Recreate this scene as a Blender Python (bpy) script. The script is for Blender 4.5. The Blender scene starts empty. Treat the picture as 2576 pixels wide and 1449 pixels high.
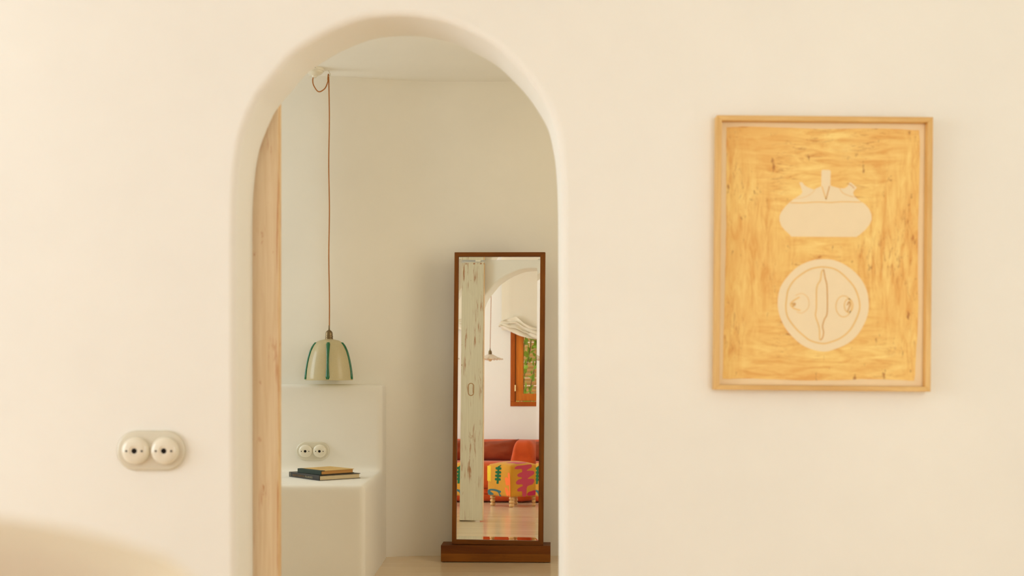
import bpy, bmesh, math, random
from mathutils import Vector, Matrix, noise as mnoise

C = bpy.context.scene.collection
scene = bpy.context.scene
PI = math.pi
random.seed(7)

# ------------------------------------------------------------------ camera
FPX, CX, HZ = 3000.0, 1288.0, 935.0          # focal length in px, axis, horizon row (2576 x 1449 frame)
cd = bpy.data.cameras.new('camera')
cam = bpy.data.objects.new('camera', cd); C.objects.link(cam)
cam.location = (0, 0, 1.0); cam.rotation_euler = (PI/2, 0, 0)
cd.sensor_width = 36.0; cd.lens = FPX/2576*36
cd.shift_y = (HZ-724.5)/2576
cd.clip_start = 0.02
cd.dof.use_dof = True; cd.dof.focus_distance = 7.0; cd.dof.aperture_fstop = 3.6
scene.camera = cam

# ------------------------------------------------------------------ light
w = bpy.data.worlds.new('sky'); scene.world = w; w.use_nodes = True
wb = w.node_tree.nodes['Background']
wb.inputs[0].default_value = (1.0, 1.0, 1.0, 1); wb.inputs[1].default_value = 2.4

def area(name, loc, rot, sx, sy, power, col):
    l = bpy.data.lights.new(name, 'AREA'); l.shape = 'RECTANGLE'; l.size = sx; l.size_y = sy
    l.energy = power; l.color = col
    o = bpy.data.objects.new(name, l); C.objects.link(o); o.location = loc; o.rotation_euler = rot
    return o
area('daylight_left_window', (-4.30, 1.35, 1.45), (0, -PI/2, 0), 2.1, 2.5, 48, (0.86, 1.0, 1.10))
area('fill_rear_right', (1.55, -0.62, 1.25), (PI/2, 0, 0), 1.5, 2.1, 17, (1.0, 1.0, 0.90))  # added fill behind the camera, evens out the arch wall; no known source
area('daylight_corner_window', (-3.44, 5.88, 1.70), (0, -PI/2, 0), 1.4, 0.95, 27, (0.82, 0.96, 1.03))
area('fill_inner_right', (1.28, 5.10, 1.70), (0, PI/2, 0), 1.2, 1.0, 9.8, (1.0, 0.78, 0.42))  # added warm fill from out of view, lifts the inner room's lower right

vs = scene.view_settings
vs.view_transform = 'Standard'; vs.look = 'None'; vs.gamma = 1.0; vs.use_curve_mapping = False
vs.exposure = 0.0
scene.cycles.max_bounces = 14; scene.cycles.diffuse_bounces = 9; scene.cycles.glossy_bounces = 6
scene.cycles.transmission_bounces = 8; scene.cycles.caustics_reflective = False; scene.cycles.caustics_refractive = False
scene.cycles.sample_clamp_indirect = 6.0

# ------------------------------------------------------------------ material helpers
def srgb(r, g, b):
    f = lambda c: c/255/12.92 if c/255 <= .04045 else ((c/255+.055)/1.055)**2.4
    return (f(r), f(g), f(b), 1)

class NT:
    def __init__(s, name):
        s.m = bpy.data.materials.new(name); s.m.use_nodes = True
        s.t = s.m.node_tree; s.b = s.t.nodes['Principled BSDF']
        s.tc = s.n('ShaderNodeTexCoord')
    def n(s, typ, **kw):
        o = s.t.nodes.new(typ)
        for k, v in kw.items(): setattr(o, k, v)
        return o
    def l(s, a, b): s.t.links.new(a, b)
    def coord(s, sc=(1, 1, 1), rot=(0, 0, 0), src='Object'):
        mp = s.n('ShaderNodeMapping'); mp.inputs['Scale'].default_value = sc; mp.inputs['Rotation'].default_value = rot
        s.l(s.tc.outputs[src], mp.inputs['Vector']); return mp.outputs[0]
    def noise(s, vec, scale=5, detail=4, rough=.55, dist=0):
        o = s.n('ShaderNodeTexNoise'); s.l(vec, o.inputs['Vector'])
        o.inputs['Scale'].default_value = scale; o.inputs['Detail'].default_value = detail
        o.inputs['Roughness'].default_value = rough; o.inputs['Distortion'].default_value = dist
        return o.outputs['Fac']
    def ramp(s, fac, stops):
        o = s.n('ShaderNodeValToRGB'); s.l(fac, o.inputs[0]); e = o.color_ramp.elements
        while len(e) < len(stops): e.new(.5)
        for i, (p, c) in enumerate(stops):
            e[i].position = p; e[i].color = c if not isinstance(c, (int, float)) else (c, c, c, 1)
        return o.outputs[0]
    def mix(s, fac, a, b, mode='MIX'):
        o = s.n('ShaderNodeMix'); o.data_type = 'RGBA'; o.blend_type = mode
        for sock, v in ((o.inputs[0], fac), (o.inputs[6], a), (o.inputs[7], b)):
            if isinstance(v, (int, float, tuple)): sock.default_value = v
            else: s.l(v, sock)
        return o.outputs[2]
    def math(s, op, a, b=0.0):
        o = s.n('ShaderNodeMath', operation=op)
        for sock, v in ((o.inputs[0], a), (o.inputs[1], b)):
            if isinstance(v, (int, float)): sock.default_value = v
            else: s.l(v, sock)
        return o.outputs[0]
    def sep(s, vec):
        o = s.n('ShaderNodeSeparateXYZ'); s.l(vec, o.inputs[0]); return o.outputs
    def bump(s, h, strength=.2, dist=.01):
        o = s.n('ShaderNodeBump'); o.inputs['Strength'].default_value = strength; o.inputs['Distance'].default_value = dist
        s.l(h, o.inputs['Height']); s.l(o.outputs[0], s.b.inputs['Normal'])
    def col(s, c):
        if isinstance(c, tuple): s.b.inputs['Base Color'].default_value = c
        else: s.l(c, s.b.inputs['Base Color'])
    def set(s, **kw):
        for k, v in kw.items(): s.b.inputs[k.replace('_', ' ')].default_value = v
        return s

def plaster(name, c, var=.03, bumps=.12):
    t = NT(name)
    v = t.noise(t.coord(), 1.3, 5, .6)
    lo = tuple(x*(1-var) for x in c[:3])+(1,); hi = tuple(min(1, x*(1+var)) for x in c[:3])+(1,)
    t.col(t.ramp(v, [(.3, lo), (.7, hi)])); t.set(Roughness=.85, Specular_IOR_Level=.25)
    h = t.math('ADD', t.math('MULTIPLY', t.noise(t.coord(), 7, 3, .5), 1.0), t.math('MULTIPLY', t.noise(t.coord(), 60, 4, .6), .12))
    t.bump(h, bumps, .02); return t.m

def wood(name, c1, c2, axis='z', grain=22, rough=.45, dark=None, coat=0):
    t = NT(name)
    sc = {'x': (.12, 1, 1), 'y': (1, .12, 1), 'z': (1, 1, .12)}[axis]
    v = t.noise(t.coord(sc), grain, 6, .6, 1.2)
    f = t.noise(t.coord(tuple(x*4 if x == 1 else x for x in sc)), grain*2.2, 3, .6)
    c = t.ramp(v, [(.32, c1), (.68, c2)])
    c = t.mix(t.math('MULTIPLY', f, .35), c, tuple(x*.72 for x in c1[:3])+(1,))
    if dark: c = t.mix(t.ramp(t.noise(t.coord(sc), 5, 3, .5, 2), [(.60, 0), (.75, 1)]), c, dark)
    t.col(c); t.set(Roughness=rough, Coat_Weight=coat, Coat_Roughness=.25)
    t.bump(f, .12, .002); return t.m

def fabric(name, c, var=.1, weave=450, rough=.95, wr=.35):
    t = NT(name)
    v = t.noise(t.coord(), 6, 4, .6)
    lo = tuple(x*(1-var) for x in c[:3])+(1,); hi = tuple(min(1, x*(1+var)) for x in c[:3])+(1,)
    t.col(t.ramp(v, [(.3, lo), (.7, hi)])); t.set(Roughness=rough, Specular_IOR_Level=.2, Sheen_Weight=.15)
    h = t.math('ADD', t.noise(t.coord(), 14, 3, .55), t.math('MULTIPLY', t.noise(t.coord(), weave, 2, .5), .12))
    t.bump(h, wr, .008); return t.m

def plain(name, c, rough=.5, metal=0., spec=.5, coat=0, var=.04):
    t = NT(name)
    v = t.noise(t.coord(), 25, 3, .5)
    lo = tuple(x*(1-var) for x in c[:3])+(1,); hi = tuple(min(1, x*(1+var)) for x in c[:3])+(1,)
    t.col(t.ramp(v, [(.3, lo), (.7, hi)]))
    t.set(Roughness=rough, Metallic=metal, Specular_IOR_Level=spec, Coat_Weight=coat, Coat_Roughness=.1); return t.m

def translucent(t, c, fac):
    """let part of the light that falls on it come out on the far side"""
    tr = t.n('ShaderNodeBsdfTranslucent'); mx = t.n('ShaderNodeMixShader'); mx.inputs[0].default_value = fac
    tr.inputs[0].default_value = c
    out = [n for n in t.t.nodes if n.type == 'OUTPUT_MATERIAL'][0]
    t.l(t.b.outputs[0], mx.inputs[1]); t.l(tr.outputs[0], mx.inputs[2]); t.l(mx.outputs[0], out.inputs[0])
    return t.m
M = {}
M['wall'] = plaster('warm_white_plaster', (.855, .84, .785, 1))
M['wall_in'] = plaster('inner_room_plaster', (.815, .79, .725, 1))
M['porcelain'] = plain('cream_porcelain', (.76, .71, .58, 1), .22, coat=.5, var=.01)
M['porcelain_base'] = plain('cream_porcelain_base', (.66, .62, .50, 1), .25, coat=.4, var=.01)
M['hole'] = plain('socket_hole_dark', (.012, .008, .006, 1), .6)
M['walnut'] = wood('walnut_upright', srgb(100, 52, 6), srgb(138, 80, 15), 'z', 20, .5)
M['walnut_x'] = wood('walnut_flat', srgb(94, 48, 5), srgb(132, 76, 14), 'x', 16, .5)
M['walnut_light'] = wood('walnut_foot_pale', srgb(116, 64, 8), srgb(146, 88, 18), 'x', 14, .5)
M['walnut_knot'] = wood('walnut_foot_knotty', srgb(92, 44, 5), srgb(130, 72, 12), 'x', 12, .5, dark=srgb(44, 20, 2))
for k in ('walnut', 'walnut_x', 'walnut_light', 'walnut_knot'): M[k].node_tree.nodes['Principled BSDF'].inputs['Specular IOR Level'].default_value = .25
M['oak'] = wood('pale_oak_upright', srgb(214, 168, 96), srgb(240, 202, 132), 'z', 26, .5)
M['oak_x'] = wood('pale_oak_flat', srgb(214, 168, 96), srgb(240, 202, 132), 'x', 26, .5)
M['beech'] = wood('turned_beech', srgb(214, 170, 108), srgb(232, 192, 132), 'z', 30, .45)
M['pine'] = wood('varnished_pine', srgb(188, 100, 22), srgb(218, 128, 34), 'z', 18, .45, coat=.05)
M['pine_dark'] = wood('varnished_pine_frame', srgb(158, 74, 8), srgb(188, 96, 14), 'z', 18, .45, coat=.05)
for k in ('pine', 'pine_dark'): M[k].node_tree.nodes['Principled BSDF'].inputs['Specular IOR Level'].default_value = .2
M['brass'] = plain('aged_brass', (.20, .14, .07, 1), .42, .9)
M['brass_bright'] = plain('bright_brass', (.75, .58, .28, 1), .3, .9)
M['cord'] = fabric('brown_textile_cord', srgb(170, 112, 62), .12, 900)
t = NT('cream_linen'); t.col((.92, .87, .74, 1)); t.set(Roughness=.95, Specular_IOR_Level=.1)
t.bump(t.math('ADD', t.noise(t.coord(), 14, 3, .55), t.math('MULTIPLY', t.noise(t.coord(), 350, 2, .5), .12)), .12, .006)
M['linen'] = translucent(t, (.92, .87, .74, 1), .22)
M['slipcover'] = fabric('beige_slipcover', (.86, .77, .62, 1), .03, 350)
M['throw'] = fabric('taupe_throw', srgb(196, 166, 126), .08, 350)
M['sofa'] = fabric('orange_velvet', srgb(198, 82, 34), .12, 380, wr=.4)
M['cushion'] = fabric('rust_linen', srgb(144, 64, 32), .12, 380, wr=.5)
M['pouf'] = fabric('mustard_canvas', srgb(206, 146, 42), .08, 420, wr=.12)
for k, c in dict(green=(12, 96, 52), yellow=(255, 222, 60), coral=(250, 122, 56), blue=(58, 104, 108), pink=(196, 70, 96), magenta=(190, 40, 84)).items():
    M['thread_'+k] = fabric('embroidery_'+k, srgb(*c), .05, 420, wr=.15)
M['glass_milk'] = None
M['black'] = plain('black_cloth_board', (.012, .009, .006, 1), .45)
M['pages'] = plain('page_block', (.62, .50, .30, 1), .8)
M['tan_board'] = plain('tan_paper_board', srgb(206, 170, 100), .6)
M['green_spine'] = plain('dark_green_cloth', (.012, .028, .014, 1), .7)
M['gold_print'] = plain('gold_print', srgb(124, 86, 24), .5)
M['white_print'] = plain('white_print', srgb(160, 150, 116), .6)
M['ink'] = plain('faint_brown_print', srgb(160, 122, 62), .7)
M['paper'] = plain('cream_paper', srgb(238, 216, 176), .8, var=.015)
M['pale_shape'] = plain('unpainted_paper', srgb(240, 222, 186), .85, var=.012)
M['line'] = plain('ochre_pencil', srgb(236, 198, 130), .8)
M['line_dark'] = plain('umber_pencil', srgb(214, 168, 104), .8)
M['metal_paint'] = plain('white_painted_steel', (.72, .68, .56, 1), .45)
M['slat'] = wood('weathered_slat', srgb(198, 152, 90), srgb(240, 202, 140), 'x', 20, .7)
M['stem'] = plain('vine_stem', srgb(128, 108, 54), .7)
t = NT('vine_leaf'); t.col(t.ramp(t.noise(t.coord((1, 1, 1), src='Generated'), 3, 2, .5), [(.3, srgb(120, 164, 50)), (.7, srgb(176, 206, 92))])); t.set(Roughness=.5)
M['leaf'] = translucent(t, srgb(170, 200, 60), .35)

def mat_floor():
    t = NT('polished_tan_cement')
    s = t.noise(t.coord((.35, 5, 1)), 3.0, 6, .6, .4)
    v = t.noise(t.coord(), 1.6, 5, .6)
    c = t.ramp(v, [(.3, (.66, .50, .315, 1)), (.7, (.76, .61, .42, 1))])
    c = t.mix(t.math('MULTIPLY', t.noise(t.coord(), 90, 3, .6), .22), c, (.56, .40, .22, 1))
    t.col(c)
    t.l(t.ramp(s, [(.3, .14), (.7, .25)]), t.b.inputs['Roughness'])
    t.set(Specular_IOR_Level=.45, Coat_Weight=.13, Coat_Roughness=.07)
    t.bump(t.noise(t.coord((.25, 6, 1)), 6, 3, .5), .10, .01)
    return t.m
M['floor'] = mat_floor()

def mat_door(name, paint, shade, scuff, amount):
    t = NT(name)
    g = t.noise(t.coord((30, 30, .9)), 4, 5, .6, .6)
    c = t.ramp(g, [(.3, shade), (.65, paint)])
    m1 = t.noise(t.coord((24, 24, 2.0)), 2.2, 6, .65, .4)
    m2 = t.noise(t.coord((6, 6, 2.2)), 1.5, 2, .5)
    k = t.math('MULTIPLY', t.ramp(m1, [(.53, 0), (.62, 1)]), t.ramp(m2, [(amount, 0), (amount+.09, 1)]))
    knots = t.math('MULTIPLY', t.ramp(t.noise(t.coord((1, 1, .55)), 26, 3, .5, .8), [(.69, 0), (.75, 1)]), t.ramp(m2, [(.42, 0), (.5, 1)]))
    k = t.math('MAXIMUM', k, knots)
    x = t.sep(t.coord())[0]                               # worn bare along the closing edge
    e = t.math('MULTIPLY', t.math('GREATER_THAN', x, -.007), t.ramp(t.noise(t.coord((60, 60, 1)), 3.5, 4, .6), [(.50, 0), (.58, 1)]))
    k = t.math('MAXIMUM', k, t.math('MULTIPLY', e, .85))
    tp = t.math('MULTIPLY', t.math('GREATER_THAN', t.sep(t.coord())[2], 1.984), t.ramp(t.noise(t.coord((1, 1, .2)), 60, 2, .6), [(.50, 0), (.56, 1)]))
    k = t.math('MAXIMUM', k, tp)
    c = t.mix(t.math('MULTIPLY', k, .8), c, scuff)
    t.col(c); t.set(Roughness=.65, Specular_IOR_Level=.3)
    t.bump(g, .25, .002); return t.m
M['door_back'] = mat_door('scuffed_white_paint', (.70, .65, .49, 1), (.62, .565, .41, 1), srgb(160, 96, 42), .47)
M['door_front'] = mat_door('whitewashed_pine_warm_lit', srgb(240, 220, 188), srgb(228, 202, 164), srgb(196, 124, 66), .56)  # lit-side copy of the back's finish, warm room light put into the colour
M['pull'] = plain('worn_pull_ring', srgb(176, 128, 72), .6)
M['bare_edge'] = mat_door('worn_door_edge', srgb(238, 214, 170), srgb(226, 192, 140), srgb(186, 116, 58), .45)

def mat_ground():
    t = NT('ochre_wash')
    co = t.coord(); s = t.sep(co)
    n1 = t.noise(t.coord((3, 1, 16)), 3.2, 6, .65, .8)      # strokes lying flat
    n2 = t.noise(t.coord((16, 1, 3)), 3.2, 6, .65, .8)      # strokes standing
    side = t.ramp(t.math('SUBTRACT', t.math('ABSOLUTE', s[0]), t.math('MULTIPLY', t.math('ABSOLUTE', s[2]), .55)), [(.02, 0), (.10, 1)])
    n = t.mix(side, n1, n2)
    c = t.ramp(n, [(.30, srgb(250, 222, 140)), (.5, srgb(241, 200, 118)), (.66, srgb(226, 168, 88))])
    blot = t.noise(t.coord(), 4.5, 4, .6, .5)
    c = t.mix(t.math('MULTIPLY', t.ramp(blot, [(.45, 0), (.72, 1)]), .5), c, srgb(226, 164, 84))
    st = t.mix(side, t.noise(t.coord((7, 1, 34)), 3.5, 5, .7, 1.0), t.noise(t.coord((34, 1, 7)), 3.5, 5, .7, 1.0))
    k = t.math('MULTIPLY', t.ramp(st, [(.54, 0), (.66, 1)]), t.ramp(t.noise(t.coord(), 7.5, 2, .5), [(.48, 0), (.60, 1)]))
    c = t.mix(t.math('MULTIPLY', k, .8), c, srgb(182, 110, 48))
    sp = t.ramp(t.noise(t.coord((.8, 1, .35)), 62, 3, .6), [(.67, 0), (.73, 1)])
    c = t.mix(t.math('MULTIPLY', sp, .7), c, srgb(158, 92, 42))
    t.col(c); t.set(Roughness=.7); return t.m
M['ochre'] = mat_ground()

def mat_shade():
    t = NT('seeded_celadon_glass')
    sp = t.noise(t.coord(), 160, 3, .6)
    c = t.mix(t.ramp(sp, [(.40, 0), (.70, .5)]), (.80, .73, .53, 1), (.64, .56, .37, 1))
    t.col(c); t.set(Roughness=.30, Specular_IOR_Level=.4, Coat_Weight=.4, Coat_Roughness=.04)
    t.bump(sp, .05, .002); return translucent(t, (.84, .79, .60, 1), .6)
M['glass_milk'] = mat_shade()
t = NT('emerald_glass_trail'); t.col((.006, .16, .065, 1)); t.set(Roughness=.12, Coat_Weight=1, Coat_Roughness=.03); M['glass_green'] = translucent(t, (.02, .35, .15, 1), .4)
t = NT('frilled_opal_glass'); t.col((.90, .84, .72, 1)); t.set(Roughness=.2, Coat_Weight=.4); M['opal'] = translucent(t, (.85, .8, .7, 1), .4)
t = NT('clear_bulb_glass'); t.col((1, .85, .6, 1)); t.set(Roughness=.02, Transmission_Weight=.9, IOR=1.35); M['bulb'] = t.m
t = NT('silvered_mirror'); t.col((.95, .955, .925, 1)); t.set(Roughness=0, Metallic=1); M['mirror'] = t.m
t = NT('window_pane_glass'); t.col((1, 1, 1, 1)); t.set(Roughness=0, Transmission_Weight=1, IOR=1.01); M['pane'] = t.m

# ------------------------------------------------------------------ object helpers
def setp(o, label=None, cat=None, group=None, kind=None):
    for k, v in (('label', label), ('category', cat), ('group', group), ('kind', kind)):
        if v: o[k] = v
    return o
def thing(name, loc, label=None, cat=None, group=None, kind=None):
    o = bpy.data.objects.new(name, None); C.objects.link(o); o.location = loc; o.empty_display_size = .05
    return setp(o, label, cat, group, kind)
def world_loc(o):
    v = Vector((0, 0, 0))
    while o: v += Vector(o.location); o = o.parent
    return v
def obj(name, bm, m, parent=None, origin=None, smooth=False, ang=None, kind=None, label=None):
    """link bm (world coordinates) as one mesh; its origin is the parent's or the given point"""
    base = world_loc(parent) if parent else Vector(origin or (0, 0, 0))
    bmesh.ops.translate(bm, verts=bm.verts, vec=-base)
    bmesh.ops.recalc_face_normals(bm, faces=bm.faces)
    me = bpy.data.meshes.new(name)
    if smooth or ang:
        for f in bm.faces: f.smooth = True
    bm.to_mesh(me); bm.free()
    if ang: me.set_sharp_from_angle(angle=math.radians(ang))
    for x in (m if isinstance(m, (list, tuple)) else [m]): me.materials.append(x)
    o = bpy.data.objects.new(name, me); C.objects.link(o)
    if parent: o.parent = parent
    else: o.location = base
    return setp(o, label, None, None, kind)

def box(x0, x1, y0, y1, z0, z1, bev=0, seg=2, bm=None):
    b = bmesh.new()
    bmesh.ops.create_cube(b, size=1)
    for v in b.verts: v.co = Vector(((x0+x1)/2+v.co.x*(x1-x0), (y0+y1)/2+v.co.y*(y1-y0), (z0+z1)/2+v.co.z*(z1-z0)))
    if bev: bmesh.ops.bevel(b, geom=b.edges[:], offset=bev, segments=seg, profile=.5, affect='EDGES')
    if bm is None: return b
    me = bpy.data.meshes.new('tmp'); b.to_mesh(me); b.free(); bm.from_mesh(me); bpy.data.meshes.remove(me); return bm
def rbox(cx, cy, cz, sx, sy, sz, r, n=14, fn=None):
    """rounded box on a dense grid; fn bends each point"""
    b = bmesh.new(); bmesh.ops.create_cube(b, size=2)
    bmesh.ops.subdivide_edges(b, edges=b.edges[:], cuts=n, use_grid_fill=True)
    h = Vector((sx/2, sy/2, sz/2)); r = min(r, *h)
    for v in b.verts:
        p = Vector((v.co.x*h.x, v.co.y*h.y, v.co.z*h.z))
        q = Vector([max(-(h[i]-r), min(h[i]-r, p[i])) for i in range(3)])
        d = p-q
        if d.length > 1e-9: p = q+d.normalized()*r
        if fn: p = fn(p, h)
        v.co = p+Vector((cx, cy, cz))
    return b
def xf(bm, mat): bmesh.ops.transform(bm, matrix=mat, verts=bm.verts); return bm
def lathe(prof, n=32, cap=True):
    """profile [(r, z)] round the z axis"""
    b = bmesh.new(); rings = []
    for r, z in prof:
        if r < 1e-6: rings.append([b.verts.new((0, 0, z))])
        else: rings.append([b.verts.new((r*math.cos(2*PI*i/n), r*math.sin(2*PI*i/n), z)) for i in range(n)])
    for a, c in zip(rings, rings[1:]):
        for i in range(n):
            j = (i+1) % n
            if len(a) == 1 and len(c) == 1: continue
            if len(a) == 1: b.faces.new((a[0], c[i], c[j]))
            elif len(c) == 1: b.faces.new((a[i], a[j], c[0]))
            else: b.faces.new((a[i], a[j], c[j], c[i]))
    return b
def tube(pts, r, n=10, closed=False):
    b = bmesh.new(); pts = [Vector(p) for p in pts]; rings = []; up = Vector((0.31, .9, .27)).normalized()
    for i, p in enumerate(pts):
        a = pts[i-1] if (i or closed) else pts[0]; c = pts[(i+1) % len(pts)] if (i < len(pts)-1 or closed) else pts[-1]
        t = (c-a).normalized(); u = up.cross(t).normalized(); v = t.cross(u)
        rr = r[i] if isinstance(r, list) else r
        rings.append([b.verts.new(p+u*rr*math.cos(2*PI*k/n)+v*rr*math.sin(2*PI*k/n)) for k in range(n)])
    L = len(rings)
    for i in range(L if closed else L-1):
        a, c = rings[i], rings[(i+1) % L]
        for k in range(n): b.faces.new((a[k], a[(k+1) % n], c[(k+1) % n], c[k]))
    if not closed:
        b.faces.new(rings[0][::-1]); b.faces.new(rings[-1])
    return b
def catmull(P, n=8, closed=False):
    P = [Vector(p) for p in P]; out = []; L = len(P)
    for i in range(L if closed else L-1):
        g = (lambda k: P[k % L]) if closed else (lambda k: P[max(0, min(L-1, k))])
        p0, p1, p2, p3 = g(i-1), g(i), g(i+1), g(i+2)
        for k in range(n):
            t = k/n
            out.append(.5*((2*p1)+(p2-p0)*t+(2*p0-5*p1+4*p2-p3)*t*t+(3*p1-p0-3*p2+p3)*t**3))
    if not closed: out.append(P[-1])
    return out
def prism(pts, d, z0=0.0):
    """pts (x, z) in the XZ plane, from y = z0 to z0 - d (towards -Y)"""
    b = bmesh.new()
    f = [b.verts.new((x, z0-d, z)) for x, z in pts]; k = [b.verts.new((x, z0, z)) for x, z in pts]
    L = len(pts)
    es = [b.edges.new((f[i], f[(i+1) % L])) for i in range(L)]
    bmesh.ops.triangle_fill(b, edges=es, use_beauty=True)
    for i in range(L): b.faces.new((f[i], f[(i+1) % L], k[(i+1) % L], k[i]))
    return b
def ribbon(pts, wd, d, y0=0.0, closed=False):
    """flat drawn line in the XZ plane"""
    b = bmesh.new(); L = len(pts); A = []
    for i, p in enumerate(pts):
        a = pts[i-1] if (i or closed) else p; c = pts[(i+1) % L] if (i < L-1 or closed) else p
        dx, dz = c[0]-a[0], c[1]-a[1]; q = math.hypot(dx, dz) or 1
        nx, nz = -dz/q*wd/2, dx/q*wd/2
        A.append((b.verts.new((p[0]+nx, y0-d, p[1]+nz)), b.verts.new((p[0]-nx, y0-d, p[1]-nz))))
    for i in range(L if closed else L-1):
        m, n = A[i], A[(i+1) % L]; b.faces.new((m[0], m[1], n[1], n[0]))
    return b
def shell(b, th):
    """give an open sheet a thickness: back layer and rim"""
    bmesh.ops.recalc_face_normals(b, faces=b.faces); b.normal_update()
    vs_, fs, rim = b.verts[:], b.faces[:], [e for e in b.edges if e.is_boundary]
    bk_ = {v: b.verts.new(v.co-v.normal*th) for v in vs_}
    pairs = [(e.verts[0], e.verts[1]) for e in rim]
    for f in fs: b.faces.new([bk_[v] for v in reversed(f.verts)])
    for p, q in pairs: b.faces.new((p, q, bk_[q], bk_[p]))
def at(px, py, d): return Vector(((px-CX)/FPX*d, d, 1-(py-HZ)/FPX*d))
def merge(bm, other):
    me = bpy.data.meshes.new('tmp'); other.to_mesh(me); other.free(); bm.from_mesh(me); bpy.data.meshes.remove(me); return bm
def struct(name, bm, m, **kw): return obj(name, bm, m, kind='structure', **kw)

# ------------------------------------------------------------------ the shell
D1, D2 = 3.20, 3.408
XL, XR, YR, ZC = -4.0, 3.0, -0.30, 2.80          # main room
BL, BR, YB, ZB = -3.4, 1.25, 6.48, 2.577         # inner room

struct('floor', box(XL-.35, XR+.3, YR-.3, 7.0, -.12, 0), M['floor'])

# arch outline read as world X, Z on the back edge of the opening
apx = [(638, 1449), (637.5, 1100), (637, 800), (637, 620), (638, 520), (643, 450), (651.5, 393), (663.5, 351), (680, 311), (698, 277), (739, 227), (774, 187), (829, 149), (877.5, 123.5), (939.6, 101), (991, 94), (1043, 93), (1095, 100), (1147, 114), (1198, 137), (1250, 168), (1291.5, 206), (1329.5, 248), (1364, 299.5), (1381, 335), (1391, 378), (1398.5, 427), (1403, 520), (1404, 700), (1404.5, 1000), (1405, 1449)]
arch = [((x-CX)/FPX*D2, 1-(y-HZ)/FPX*D2) for x, y in apx]
arch = [(p.x, p.y) for p in catmull([Vector((x, z, 0)) for x, z in arch], 4)]
arch = [(arch[0][0]-.002, -.06)]+arch+[(arch[-1][0]+.001, -.06)]
def offset(poly, d):
    out = []
    for i, p in enumerate(poly):
        a = poly[max(0, i-1)]; c = poly[min(len(poly)-1, i+1)]
        dx, dz = c[0]-a[0], c[1]-a[1]; q = math.hypot(dx, dz)
        out.append((p[0]-dz/q*d, p[1]+dx/q*d))
    return out
def arch_wall():
    b = bmesh.new(); rf, rb = .022, .010
    secs = []
    for k in range(7):
        a = k/6*PI/2; secs.append((rf*(1-math.sin(a)), D1+rf*(1-math.cos(a))))
    for k in range(5):
        a = k/4*PI/2; secs.append((rb*(1-math.cos(a)), D2-rb+rb*math.sin(a)))
    rows = [[b.verts.new((x, y, z)) for x, z in offset(arch, o)] for o, y in secs]
    for r0, r1 in zip(rows, rows[1:]):
        for i in range(len(r0)-1):
            f = b.faces.new((r0[i], r0[i+1], r1[i+1], r1[i])); f.smooth = True
    for row, y in ((rows[0], D1), (rows[-1], D2)):
        xa, xb, zb, zt = XL-.3, XR+.3, -.06, 2.95
        c = [b.verts.new(p) for p in ((xa, y, zb), (xa, y, zt), (xb, y, zt), (xb, y, zb))]
        # quads fanned out from the arch line to the rectangle
        n = len(row); q = []
        for i, v in enumerate(row):
            x, z = v.co.x, v.co.z
            if z < 1.40 and x < -.3: q.append((xa, z))
            elif z < 1.40: q.append((xb, z))
            else: q.append(None)
        i0 = max(i for i in range(n//2) if q[i]); i1 = min(i for i in range(n//2, n) if q[i])
        V = lambda x, z: b.verts.new((x, y, z))
        for i in range(i0): b.faces.new((row[i], row[i+1], V(xa, row[i+1].co.z), V(xa, row[i].co.z)))
        for i in range(i1, n-1): b.faces.new((row[i], row[i+1], V(xb, row[i+1].co.z), V(xb, row[i].co.z)))
        T_ = [V(v.co.x, zt) for v in row[i0:i1+1]]
        for k, i in enumerate(range(i0, i1)): b.faces.new((row[i], row[i+1], T_[k+1], T_[k]))
        b.faces.new((row[i0], T_[0], V(xa, zt), V(xa, row[i0].co.z))); b.faces.new((row[i1], T_[-1], V(xb, zt), V(xb, row[i1].co.z)))
        for v in c: b.verts.remove(v)
    return b
def link_flat(name, b, mats, back_from):
    bmesh.ops.recalc_face_normals(b, faces=b.faces)
    me = bpy.data.meshes.new(name)
    for f in b.faces:
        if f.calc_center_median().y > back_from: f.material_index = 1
    b.to_mesh(me); b.free()
    for m in mats: me.materials.append(m)
    o = bpy.data.objects.new(name, me); C.objects.link(o); o['kind'] = 'structure'; return o
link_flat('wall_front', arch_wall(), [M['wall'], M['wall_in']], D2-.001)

def wall_holes(axis, c0, c1, a0, a1, z0, z1, hole):
    """wall slab normal to axis between c0 and c1, with one rectangular opening (a, b, za, zb)"""
    b = bmesh.new(); ha, hb, hza, hzb = hole
    for (p, q, r, s) in ((a0, ha, z0, z1), (hb, a1, z0, z1), (ha, hb, z0, hza), (ha, hb, hzb, z1)):
        if q-p < 1e-4 or s-r < 1e-4: continue
        if axis == 'x': box(c0, c1, p, q, r, s, bm=b)
        else: box(p, q, c0, c1, r, s, bm=b)
    return b
struct('wall_left', wall_holes('x', XL-.3, XL, YR-.3, D1, -.06, 2.95, (.15, 2.55, .30, 2.40)), M['wall'])
struct('wall_right', box(XR, XR+.3, YR-.3, D1, -.06, 2.95), M['wall'])
WX0, WX1, WZ0, WZ1 = -1.062, -.04, .972, 2.16
b = wall_holes('y', YR-.3, YR, XL, .6, -.06, 2.95, (WX0, WX1, WZ0, WZ1))
merge(b, wall_holes('y', YR-.3, YR, .6, XR, -.06, 2.95, (.85, 2.25, .1, 2.3)))  # second opening is unseen, cut for the added rear fill
struct('wall_rear', b, M['wall'])
struct('ceiling', box(XL-.3, XR+.3, YR-.3, D1, ZC, ZC+.15), M['wall'])
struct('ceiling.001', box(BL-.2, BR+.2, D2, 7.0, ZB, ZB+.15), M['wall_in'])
struct('wall_back_left', wall_holes('x', BL-.25, BL, D2, 7.0, -.06, 2.7, (5.40, 6.36, 1.0, 2.4)), M['wall_in'])
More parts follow.
